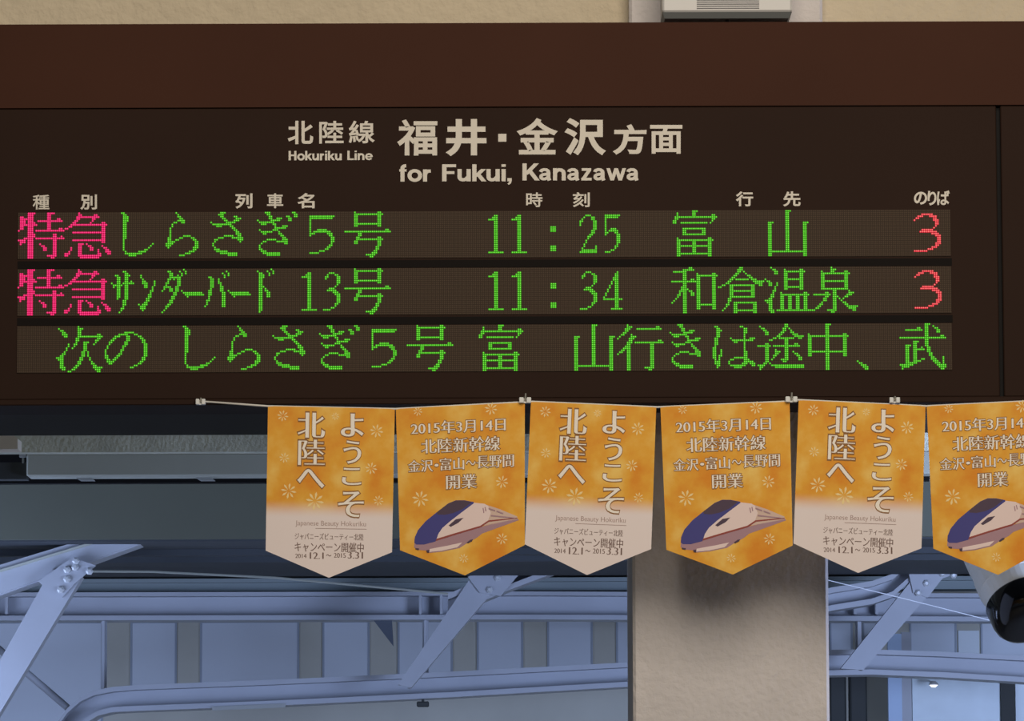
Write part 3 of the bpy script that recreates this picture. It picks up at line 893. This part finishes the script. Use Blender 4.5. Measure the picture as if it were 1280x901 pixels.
G['途'] = "0:14-15 1:1-1,14-15 2:2-3,13-14,16-16 3:3-4,13-14,17-17 4:4-5,12-13,17-18 5:4-5,11-12,18-20 6:10-11,19-23 7:8-9,11-18,21-22 8:6-7,14-15 9:14-15 10:4-5,14-15,19-20 11:0-6,8-21 12:4-5,14-15 13:4-5,9-9,14-15 14:4-5,9-11,14-15,18-18 15:4-5,9-10,14-15,19-20 16:4-5,8-9,14-15,20-21 17:4-5,8-8,14-15,21-22 18:4-5,7-7,12-15,21-22 19:4-5,13-14 20:3-4,6-6 21:0-3,7-23 22:1-2,9-23 23:1-1"
G['中'] = "0:11-13 1:11-12 2:11-12 3:11-12 4:11-12 5:2-2,11-12,20-21 6:2-22 7:2-3,11-12,20-21 8:2-3,11-12,20-21 9:2-3,11-12,20-21 10:2-3,11-12,20-21 11:2-3,11-12,20-21 12:2-3,11-12,20-21 13:2-3,11-12,20-21 14:2-21 15:2-3,11-12,20-21 16:2-3,11-12,20-21 17:11-12 18:11-12 19:11-12 20:11-12 21:11-12 22:11-12 23:11-12"
G['、'] = "19:3-3 20:4-5 21:5-7 22:6-8 23:7-8"
G['武'] = "0:14-16 1:14-15,18-18 2:10-11,14-15,19-20 3:4-12,14-15,20-21 4:14-15,20-21 5:14-15 6:14-15,22-23 7:1-24 8:14-15 9:8-10,14-15 10:8-9,14-15 11:4-6,8-9,14-15 12:4-5,8-9,12-12,15-16 13:4-5,8-13,15-16 14:4-5,8-9,15-16 15:4-5,8-9,16-17 16:4-5,8-9,16-17 17:4-5,8-9,17-18,23-23 18:4-5,8-9,12-13,17-19,23-23 19:4-5,8-11,18-20,23-23 20:4-9,19-21,23-23 21:1-7,20-24 22:2-5,21-24 23:2-2,22-23"

ROWS = [
    (265.6, [('特', 0, 'pink'), ('急', 24, 'pink'), ('し', 48, 'green'), ('ら', 72, 'green'), ('さ', 96, 'green'), ('ぎ', 120, 'green'),
             ('5w', 144, 'green'), ('号', 168, 'green'), ('1', 240, 'green'), ('1', 252, 'green'), (':', 264, 'green'), ('2', 288, 'green'),
             ('5', 300, 'green'), ('富', 336, 'green'), ('山', 384, 'green'), ('3w', 456, 'red')]),
    (336.5, [('特', 0, 'pink'), ('急', 24, 'pink'), ('ｻ', 48, 'green'), ('ﾝ', 60, 'green'), ('ﾀﾞ', 72, 'green'), ('ｰ', 84, 'green'),
             ('ﾊﾞ', 96, 'green'), ('ｰ', 108, 'green'), ('ﾄﾞ', 120, 'green'), ('1', 144, 'green'), ('3', 156, 'green'), ('号', 168, 'green'),
             ('1', 240, 'green'), ('1', 252, 'green'), (':', 264, 'green'), ('3', 288, 'green'), ('4', 300, 'green'), ('和', 336, 'green'),
             ('倉', 360, 'green'), ('温', 384, 'green'), ('泉', 408, 'green'), ('3w', 456, 'red')]),
    (407.6, [('次', 20, 'green'), ('の', 44, 'green'), ('し', 80, 'green'), ('ら', 104, 'green'), ('さ', 128, 'green'), ('ぎ', 152, 'green'),
             ('5w', 176, 'green'), ('号', 200, 'green'), ('富', 236, 'green'), ('山', 284, 'green'), ('行', 308, 'green'), ('き', 332, 'green'),
             ('は', 356, 'green'), ('途', 380, 'green'), ('中', 404, 'green'), ('、', 428, 'green'), ('武', 452, 'green')]),
]
PITCHM = 2.4352 * PX              # diode pitch
xk0 = W(23.6, 300, 0).x
M_LEDP = led_panel_mat(PITCHM)
HEX = [(math.cos(math.pi / 8 + k * math.pi / 4), math.sin(math.pi / 8 + k * math.pi / 4)) for k in range(8)]
for y_first, chars in ROWS:
    zf = W(432.0, y_first, 0).z               # height of the top row of diodes
    org = Vector((xk0 - PITCHM / 2, 0, zf + PITCHM / 2))
    w_, h_ = PITCHM * 480, PITCHM * 24.2
    me = MB().box(0, w_, -0.002, 0.004, -h_, 0.0)
    panel = me.build('led_panel', M_LEDP)
    panel.location = org
    panel.parent = board
    panel.matrix_parent_inverse = Matrix.Translation(-Vector(board.location))
    for ch, k0, colr in chars:
        mb = MB()
        for part in G[ch].split():
            r, runs = part.split(':')
            r = int(r)
            for run in runs.split(','):
                a, b = (int(q) for q in run.split('-'))
                for c in range(a, b + 1):
                    cx, cz = (c + 0.5) * PITCHM, -(r + 0.5) * PITCHM
                    R = 0.53 * PITCHM
                    v, f = [], []
                    for rad, dep in ((1.0, -0.002), (0.92, -0.0026), (0.62, -0.0034), (0.42, -0.0037)):
                        v += [(cx + hx * R * rad, dep, cz + hz * R * rad) for hx, hz in HEX]
                    for q in range(3):
                        for i in range(8):
                            j = (i + 1) % 8
                            f.append((q * 8 + i, q * 8 + j, (q + 1) * 8 + j, (q + 1) * 8 + i))
                    mb.face_set(v, f, 0)
                    o_ = len(mb.v) - 8
                    mb.f.append(tuple(range(o_, o_ + 8)))
                    mb.mi.append(1)
        seen = mb.build('led_character', LED[colr])
        seen.location = (k0 * PITCHM, 0, 0)
        seen.parent = panel
# black strips between the rows
for ya, yb_ in ((325.2, 334.6), (396.2, 405.6)):
    z0, z1 = W(432, yb_, 0).z, W(432, ya, 0).z
    MB().box(xk0 - PITCHM / 2, xk0 + 480 * PITCHM, -0.001, 0.004, z0, z1).build('divider_strip', M_STRIP, board)

# ------------------------------------------------------------------ speaker box on the wall above
Ys = 0.08
sx0, sx1 = W(828, 10, Ys).x, W(990, 10, Ys).x
sz0, sz1 = zat(15, Ys, 900), zat(-70, Ys, 900)
spk = thing('wall_speaker', ((sx0 + sx1) / 2, 0.225, sz0), 'white box speaker with a slotted grille on the pillar above the board', 'speaker')
MB().box(sx0, sx1, Ys, 0.225, sz0, sz1, bevel=0.004).build('case', M_WHITE, spk)
u0, u1 = W(831, 20, Ys).x, W(986, 20, Ys).x
zu = zat(22, Ys, 900)
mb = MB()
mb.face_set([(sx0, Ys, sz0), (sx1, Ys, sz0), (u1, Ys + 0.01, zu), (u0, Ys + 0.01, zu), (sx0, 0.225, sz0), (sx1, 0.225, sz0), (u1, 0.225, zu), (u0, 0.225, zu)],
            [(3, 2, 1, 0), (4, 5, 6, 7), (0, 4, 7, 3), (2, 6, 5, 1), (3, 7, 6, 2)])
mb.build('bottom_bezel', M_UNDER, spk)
for k in range(9):
    py = 10.3 - k * 2.6
    z = zat(py, Ys, 908)
    MB().box(W(871, py, Ys).x, W(949, py, Ys).x, Ys - 0.0015, Ys + 0.001, z - 0.0009, z + 0.0009).build('grille_slat', M_SLOT, spk)
p = W(909, 23.5, Ys + 0.03)
mb = MB()
mb.tube([p + Vector((0, 0, 0.004)), p - Vector((0, 0, 0.006))], 0.004, 8)
mb.build('screw', M_BLACK, spk)
# ------------------------------------------------------------------ pennants
YB = -0.012


def fabric_mat(name, fade):
    """Printed golden fabric: mottled gold, on one design running out to off-white at the bottom (u, v in the UV map)."""
    m = bpy.data.materials.new(name)
    m.use_nodes = True
    nt = m.node_tree
    b = nt.nodes['Principled BSDF']
    b.inputs['Roughness'].default_value = 0.75
    b.inputs['Specular IOR Level'].default_value = 0.2
    uv = nt.nodes.new('ShaderNodeUVMap')
    n = nt.nodes.new('ShaderNodeTexNoise')
    n.inputs['Scale'].default_value = 3.2
    n.inputs['Detail'].default_value = 5
    nt.links.new(uv.outputs[0], n.inputs['Vector'])
    r = nt.nodes.new('ShaderNodeValToRGB')
    e = r.color_ramp.elements
    e[0].position, e[0].color = 0.34, rgb(230, 146, 48)
    e[1].position, e[1].color = 0.68, rgb(248, 206, 112)
    x = e.new(0.5)
    x.color = rgb(238, 174, 66)
    nt.links.new(n.outputs['Fac'], r.inputs['Fac'])
    col = r.outputs['Color']
    if fade:
        sep = nt.nodes.new('ShaderNodeSeparateXYZ')
        nt.links.new(uv.outputs[0], sep.inputs[0])
        mr = nt.nodes.new('ShaderNodeMapRange')
        mr.interpolation_type = 'SMOOTHSTEP'
        mr.inputs['From Min'].default_value = 0.64
        mr.inputs['From Max'].default_value = 0.775
        nt.links.new(sep.outputs['Y'], mr.inputs['Value'])
        mx = nt.nodes.new('ShaderNodeMix')
        mx.data_type = 'RGBA'
        nt.links.new(mr.outputs['Result'], mx.inputs['Factor'])
        nt.links.new(col, mx.inputs['A'])
        mx.inputs['B'].default_value = rgb(240, 226, 222)
        col = mx.outputs['Result']
    nt.links.new(col, b.inputs['Base Color'])
    return m


M_FAB_A = fabric_mat('gold_to_white_fabric', True)
M_FAB_B = fabric_mat('gold_fabric', False)
M_INKW = mat('print_cream', (250, 240, 226), 0.75)
M_INKB = mat('print_brown_outline', (150, 104, 56), 0.75)
M_INKD = mat('print_dark_brown', (120, 96, 88), 0.75)
M_INKL = mat('print_light_brown', (176, 150, 142), 0.75)
M_FLOW = mat('print_pale_flower', (250, 222, 158), 0.75)
M_TBLUE = mat('print_train_blue', (58, 56, 132), 0.6)
M_TDARK = mat('print_train_windscreen', (72, 50, 72), 0.6)
M_TWHITE = mat('print_train_white', (238, 214, 208), 0.6)
M_TSTRIPE = mat('print_train_copper', (150, 62, 52), 0.6)
M_TSKIRT = mat('print_train_mauve', (170, 132, 142), 0.6)
M_TREAR = mat('print_train_rear', (214, 184, 168), 0.6)

CA = [(85, 80), (650, 105), (627, 742), (58, 722), (338, 860)]          # the drawing sheet of each design
CB = [(48, 105), (633, 83), (633, 722), (72, 748), (365, 862)]


def inv_bilinear(q, c):
    u = v = 0.5
    for _ in range(12):
        def P(u, v):
            return [(c[0][i] * (1 - u) + c[1][i] * u) * (1 - v) + (c[3][i] * (1 - u) + c[2][i] * u) * v for i in (0, 1)]
        x, y = P(u, v)
        e = 1e-4
        xu, yu = P(u + e, v)
        xv, yv = P(u, v + e)
        a, b, cc, d = (xu - x) / e, (xv - x) / e, (yu - y) / e, (yv - y) / e
        det = a * d - b * cc
        rx, ry = q[0] - x, q[1] - y
        u += (rx * d - b * ry) / det
        v += (a * ry - cc * rx) / det
    return u, v


FLOWERS = {'A': [(150, 125, 26), (385, 133, 18), (567, 202, 31), (540, 368, 28), (152, 312, 24), (168, 460, 36), (285, 508, 42), (570, 512, 24)],
           'B': [(480, 110, 30), (148, 118, 22), (162, 515, 38), (530, 440, 30), (530, 695, 27), (355, 785, 22)]}
TEXT_A = [('北', (218, 335, 112, 228)), ('陸', (217, 333, 232, 350)), ('へ', (210, 328, 365, 447)),
          ('よ', (412, 508, 122, 225)), ('う', (420, 494, 243, 345)), ('こ', (412, 492, 364, 440)), ('そ', (392, 500, 468, 582))]
SMALL_A = [('Japanese Beauty Hokuriku', (195, 512, 597, 626), 0.0, -0.01, 1), ('ジャパニーズビューティー北陸', (191, 500, 652, 682), 0.015, -0.008, 0),
           ('キャンペーン開催中', (190, 500, 692, 735), 0.016, -0.006, 0), ('2014', (191, 241, 741, 762), 0.015, -0.015, 0), ('12.1', (257, 318, 735, 768), 0.022, -0.02, 0),
           ('〜', (330, 353, 747, 756), 0.01, 0.01, 0), ('2015', (365, 418, 741, 764), 0.015, -0.015, 0), ('3.31', (428, 495, 736, 770), 0.022, -0.02, 0)]
TEXT_B = [[('2015年3月14日', (118, 545, 158, 217))], [('北陸新幹線', (165, 520, 238, 304))],
          [('金沢', (106, 217, 331, 386)), ('・', (226, 242, 352, 366)), ('富山', (250, 358, 328, 384)), ('〜', (368, 410, 344, 366)), ('長野間', (416, 583, 326, 382))],
          [('開業', (279, 415, 406, 470))]]
TRAIN = [   # colour index, outline on the sheet
    (4, [(137, 712), (235, 700), (330, 672), (440, 640), (600, 602), (606, 611), (560, 628), (500, 650), (440, 672), (418, 690), (372, 716), (340, 737), (262, 754), (205, 760), (195, 750), (150, 746), (135, 735)]),
    (5, [(452, 540), (520, 562), (598, 594), (602, 606), (450, 636), (440, 600)]),
    (2, [(232, 706), (244, 672), (262, 645), (300, 612), (352, 572), (404, 533), (452, 538), (468, 548), (480, 580), (468, 612), (432, 638), (330, 668)]),
    (0, [(136, 714), (138, 690), (152, 657), (186, 617), (240, 573), (288, 536), (322, 522), (360, 522), (402, 530), (404, 535), (352, 574), (300, 614), (262, 647), (244, 674), (232, 708), (180, 722), (145, 722)]),
    (1, [(236, 576), (288, 537), (322, 523), (358, 523), (394, 530), (352, 562), (310, 580), (272, 588), (240, 586)]),
    (3, [(236, 696), (330, 667), (432, 637), (470, 612), (600, 600), (600, 604), (472, 619), (434, 644), (330, 675), (232, 706)]),
    (2, [(206, 742), (290, 726), (352, 712), (330, 734), (260, 750), (203, 756)]),
    (1, [(290, 636), (322, 608), (357, 601), (336, 622), (300, 642)]),
    (4, [(443, 557), (447, 556), (451, 578), (447, 580)]), (4, [(452, 553), (456, 552), (460, 570), (456, 572)]),
    (4, [(480, 588), (590, 600), (590, 604), (480, 594)]), (4, [(470, 556), (500, 566), (500, 572), (470, 562)]), (4, [(506, 568), (536, 579), (536, 584), (506, 574)]),
    (1, [(372, 712), (388, 700), (400, 698), (396, 706), (378, 716)]), (1, [(140, 738), (158, 740), (156, 748), (142, 744)]),
    (1, [(190, 748), (204, 746), (202, 760), (192, 758)]),
]
TMATS = [M_TBLUE, M_TDARK, M_TWHITE, M_TSTRIPE, M_TSKIRT, M_TREAR]


def pennant(kind, tl, tr, br, bl, tip, label, phase):
    c3 = [W(q[0], q[1], YB) for q in (tl, tr, br, bl, tip)]
    root = thing('pennant', (c3[0] + c3[1]) / 2, label, 'pennant', 'pennants hanging under the departure board')
    sheet = CA if kind == 'A' else CB
    tip_u, tip_v = inv_bilinear(sheet[4], sheet)
    # the tip continues the straight sides of the sheet
    def place(u, v, lift=0.0):
        if v <= 1.0:
            p = (c3[0] * (1 - u) + c3[1] * u) * (1 - v) + (c3[3] * (1 - u) + c3[2] * u) * v
        else:
            base = c3[3] * (1 - u) + c3[2] * u
            mid = (c3[3] + c3[2]) / 2
            p = base + (c3[4] - mid) * ((v - 1) / (tip_v - 1))
        y = YB - 0.004 * math.sin(math.pi * min(max(u, 0), 1)) - 0.0012 * math.sin(2 * math.pi * u + phase) * min(v, 1) + 0.003 * v
        return Vector((p.x, y - lift, p.z))

    nu, nv = 48, 24
    v_, f_, uvs = [], [], []
    for j in range(nv + 1):
        for i in range(nu + 1):
            u = i / nu
            vmax = 1.0 + (tip_v - 1.0) * (1 - abs(2 * u - 1))
            v = vmax * j / nv
            v_.append(place(u, v))
            uvs.append((u, v))
    for j in range(nv):
        for i in range(nu):
            a = j * (nu + 1) + i
            f_.append((a, a + nu + 1, a + nu + 2, a + 1))
    me = bpy.data.meshes.new('cloth')
    me.from_pydata([tuple(p) for p in v_], [], f_)
    me.materials.append(M_FAB_A if kind == 'A' else M_FAB_B)
    uvl = me.uv_layers.new(name='UVMap')
    for l in me.loops:
        uvl.data[l.index].uv = uvs[l.vertex_index]
    cl = bpy.data.objects.new('cloth', me)
    COL.objects.link(cl)
    so = cl.modifiers.new('thickness', 'SOLIDIFY')
    so.thickness = 0.0008
    so.offset = -1.0
    cl.parent = root
    cl.matrix_parent_inverse = Matrix.Translation(-Vector(root.location))

    def on_sheet(x, y, lift):
        u, v = inv_bilinear((x, y), sheet)
        return place(u, v, lift)

    def uvrect(r):
        x0, x1, yt, yb = r
        ym, xm = (yt + yb) / 2, (CB[0][0] + CB[1][0]) / 2 if kind == 'B' else (x0 + x1) / 2
        u0, u1 = inv_bilinear((x0, ym), sheet)[0], inv_bilinear((x1, ym), sheet)[0]
        v0, v1 = inv_bilinear((xm, yt), sheet)[1], inv_bilinear((xm, yb), sheet)[1]
        return (u0, u1, v0, v1)

    # flowers: eight thin petals each
    for x, y, r in FLOWERS[kind]:
        mb = MB()
        for k in range(8):
            g = k * math.pi / 4 + 0.2
            ca, sa = math.cos(g), math.sin(g)
            pts = []
            for rr, ww in ((0.14, 0.0), (0.72, 0.13), (1.0, 0.0), (0.72, -0.13)):
                pts.append(on_sheet(x + r * (rr * ca - ww * sa), y + r * (rr * sa + ww * ca), 0.0003))
            nrm = (pts[1] - pts[0]).cross(pts[2] - pts[0])
            mb.face_set(pts, [(0, 1, 2, 3) if nrm.y < 0 else (3, 2, 1, 0)])
        mb.build('flower_print', M_FLOW, root)
    if kind == 'A':
        for ids, nm in (((0, 1, 2), 'lettering'), ((3, 4, 5, 6), 'lettering')):
            mb = MB()
            for i in ids:
                s, r = TEXT_A[i]
                q = uvrect(r)
                lay_text(mb, s, q, lambda u, v: place(u, v, 0.0004), 0.046, 0.036, 1)
                lay_text(mb, s, q, lambda u, v: place(u, v, 0.0007), 0.026 if i not in (1,) else 0.016, -0.018 if i < 2 else -0.004, 0)
            mb.build(nm, [M_INKW, M_INKB], root)
        mb = MB()
        for s, r, dx, dy, k in SMALL_A:
            lay_text(mb, s, uvrect(r), lambda u, v: place(u, v, 0.0004), dx, dy, k)
        q = uvrect((285, 515, 632, 634))
        for k in range(16):
            ua, ub = q[0] + (q[1] - q[0]) * k / 16, q[0] + (q[1] - q[0]) * (k + 1) / 16
            mb.face_set([place(ua, q[3], .0006), place(ub, q[3], .0006), place(ub, q[2], .0006), place(ua, q[2], .0006)], [(0, 1, 2, 3)], 1)
        mb.build('small_print', [M_INKD, M_INKL], root)
    else:
        for k, line in enumerate(TEXT_B):
            mb = MB()
            for s, r in line:
                q = uvrect(r)
                lay_text(mb, s, q, lambda u, v: place(u, v, 0.0004), 0.05, 0.044, 1)
                lay_text(mb, s, q, lambda u, v: place(u, v, 0.0007), 0.018, -0.014, 0)
            mb.build('lettering', [M_INKW, M_INKB], root)
        mb = MB()
        for n, (mi, pts) in enumerate(TRAIN):
            gx = [p[0] for p in pts]
            gy = [p[1] for p in pts]
            grid = [(x, y) for x in range(int(min(gx)), int(max(gx)), 24) for y in range(int(min(gy)), int(max(gy)), 24) if winding((x, y), [pts])]
            fv, ft = fill([pts], grid)
            P3 = [on_sheet(q[0], q[1], 0.0003 + 0.00008 * n) for q in fv]
            fs = []
            for t in ft:
                nrm = (P3[t[1]] - P3[t[0]]).cross(P3[t[2]] - P3[t[0]])
                fs.append(tuple(t) if nrm.y < 0 else tuple(t[::-1]))
            mb.face_set(P3, fs, mi)
        mb.build('train_picture', TMATS, root)
    return root


PEN = [
    ('A', (335, 507.5), (493.5, 511), (490, 690), (332, 688), (411, 722), 'leftmost gold and white pennant, hung beside the bare end of the white cord', 0.4),
    ('B', (494.8, 511), (656, 503), (656, 681), (500, 687.5), (581, 719), 'leftmost of the gold train pennants, second pennant from the left', 1.7),
    ('A', (663.6, 502), (820.3, 509), (814, 686), (656, 680), (733.8, 718.6), 'third pennant from the left, gold and white, just left of the pillar', 2.6),
    ('B', (825.5, 508.5), (987, 502), (991, 681.5), (833, 687), (916, 718), 'gold train pennant hanging in front of the pillar', 0.9),
    ('A', (998.3, 500), (1157, 507.5), (1152, 685), (992, 679), (1072.6, 716), 'gold and white pennant over the right edge of the pillar, fifth from the left', 3.4),
    ('B', (1158.3, 507.5), (1319, 500), (1319, 679), (1167, 685.5), (1247.5, 718.5), 'rightmost gold train pennant, cut by the picture edge in front of the lamp tube', 5.0),
]
for p in PEN:
    pennant(*p)

# cord the pennants hang from
pts = [(251, 501.5), (335, 507.6), (494, 511), (657, 502.4), (663, 501.8), (822, 508.8), (988, 501.5), (998, 499.8), (1157.6, 507.5), (1322, 499.5)]
mb = MB()
mb.tube([W(x, y, YB + 0.0015) for x, y in pts], 0.0021, 8)
tag(mb.build('hanging_cord', M_CORD, smooth=True), 'thin white cord along the board bottom carrying the pennants', 'cord')
# little clips that hold the cord to the board
for px, py, w, pin, lab in [(251, 502, 12, False, 'lone clip at the left end of the white cord'),
                            (656.5, 500, 15, True, 'clip above the gap between the second and third pennants'),
                            (989, 499, 15, True, 'clip above the gap between the fourth and fifth pennants'),
                            (1118, 500, 13, False, 'clip above the right half of the fifth pennant')]:
    c = W(px, py, -0.010)
    k = 0.00164
    r = thing('clip', (c.x, -0.007, c.z), lab, 'clip', 'clips holding the white cord')
    mb = MB()
    hw = w * k / 2
    mb.box(c.x - hw, c.x - hw * 0.25, -0.022, -0.0065, c.z - 4 * k, c.z + 3 * k, bevel=0.001)
    mb.box(c.x + hw * 0.25, c.x + hw, -0.022, -0.0065, c.z - 4 * k, c.z + 3 * k, bevel=0.001)
    mb.box(c.x - hw * 0.3, c.x + hw * 0.3, -0.016, -0.0065, c.z - 4 * k, c.z + 1.5 * k)
    mb.build('clip_body', M_CLIP, r)
    mb = MB()
    mb.tube([(c.x, -0.018, c.z - 1 * k), (c.x + 0.001, -0.019, c.z + (8 if pin else 4.5) * k)], [0.0022, 0.0018], 8)
    mb.build('clip_pin', M_PIN, r)

# ------------------------------------------------------------------ lamp tube with black glossy end, right edge
Yt = 0.75
end = W(1279, 758, Yt)
axis = Vector((0.27, -0.55, -0.79)).normalized()          # the way the end faces
kpx = (Yt + 9.8) / math.cos(PITCH) / FPX
R = 45 * kpx
lamp = thing('spotlight', end, 'pale grey tubular lamp with glossy black end at the right edge, behind the last pennant', 'lamp')
mb = MB()
prof = [(-0.02, R * 0.93), (-0.06, R * 0.985), (-0.062, R), (-0.10, R), (-0.102, R * 0.98), (-0.13, R * 0.98), (-0.132, R), (-0.17, R), (-0.172, R * 0.98), (-0.24, R * 0.98), (-0.242, R), (-0.40, R)]
mb.tube([end + axis * a for a, _ in prof], [r for _, r in prof], 40)
mb.build('tube_body', M_TUBE, lamp, smooth=False)
mb = MB()
prof = [(-0.022, R * 0.97), (-0.018, R * 1.01), (0.02, R * 1.0), (0.036, R * 0.96), (0.048, R * 0.86), (0.054, R * 0.72), (0.058, R * 0.4), (0.059, R * 0.02)]
mb.tube([end + axis * a for a, _ in prof], [r for _, r in prof], 40)
mb.build('end_cap', M_GLOSS, lamp, smooth=True)
top_ = end + axis * -0.3
mb = MB()
mb.tube([top_ + Vector((0, 0, R * 0.9)), Vector((top_.x, top_.y, top_.z + 0.6))], 0.014, 10)
mb.build('hanging_rod', M_DPOST, lamp)
# thin wire running to the lamp
mb = MB()
mb.tube([W(1000, 716.5, 2.9), W(1130, 748, 2.9), W(1300, 791, 2.9)], 0.0012, 6)
tag(mb.build('wire', M_WIRE), 'thin pale wire slanting from behind the pillar to behind the lamp tube', 'wire')
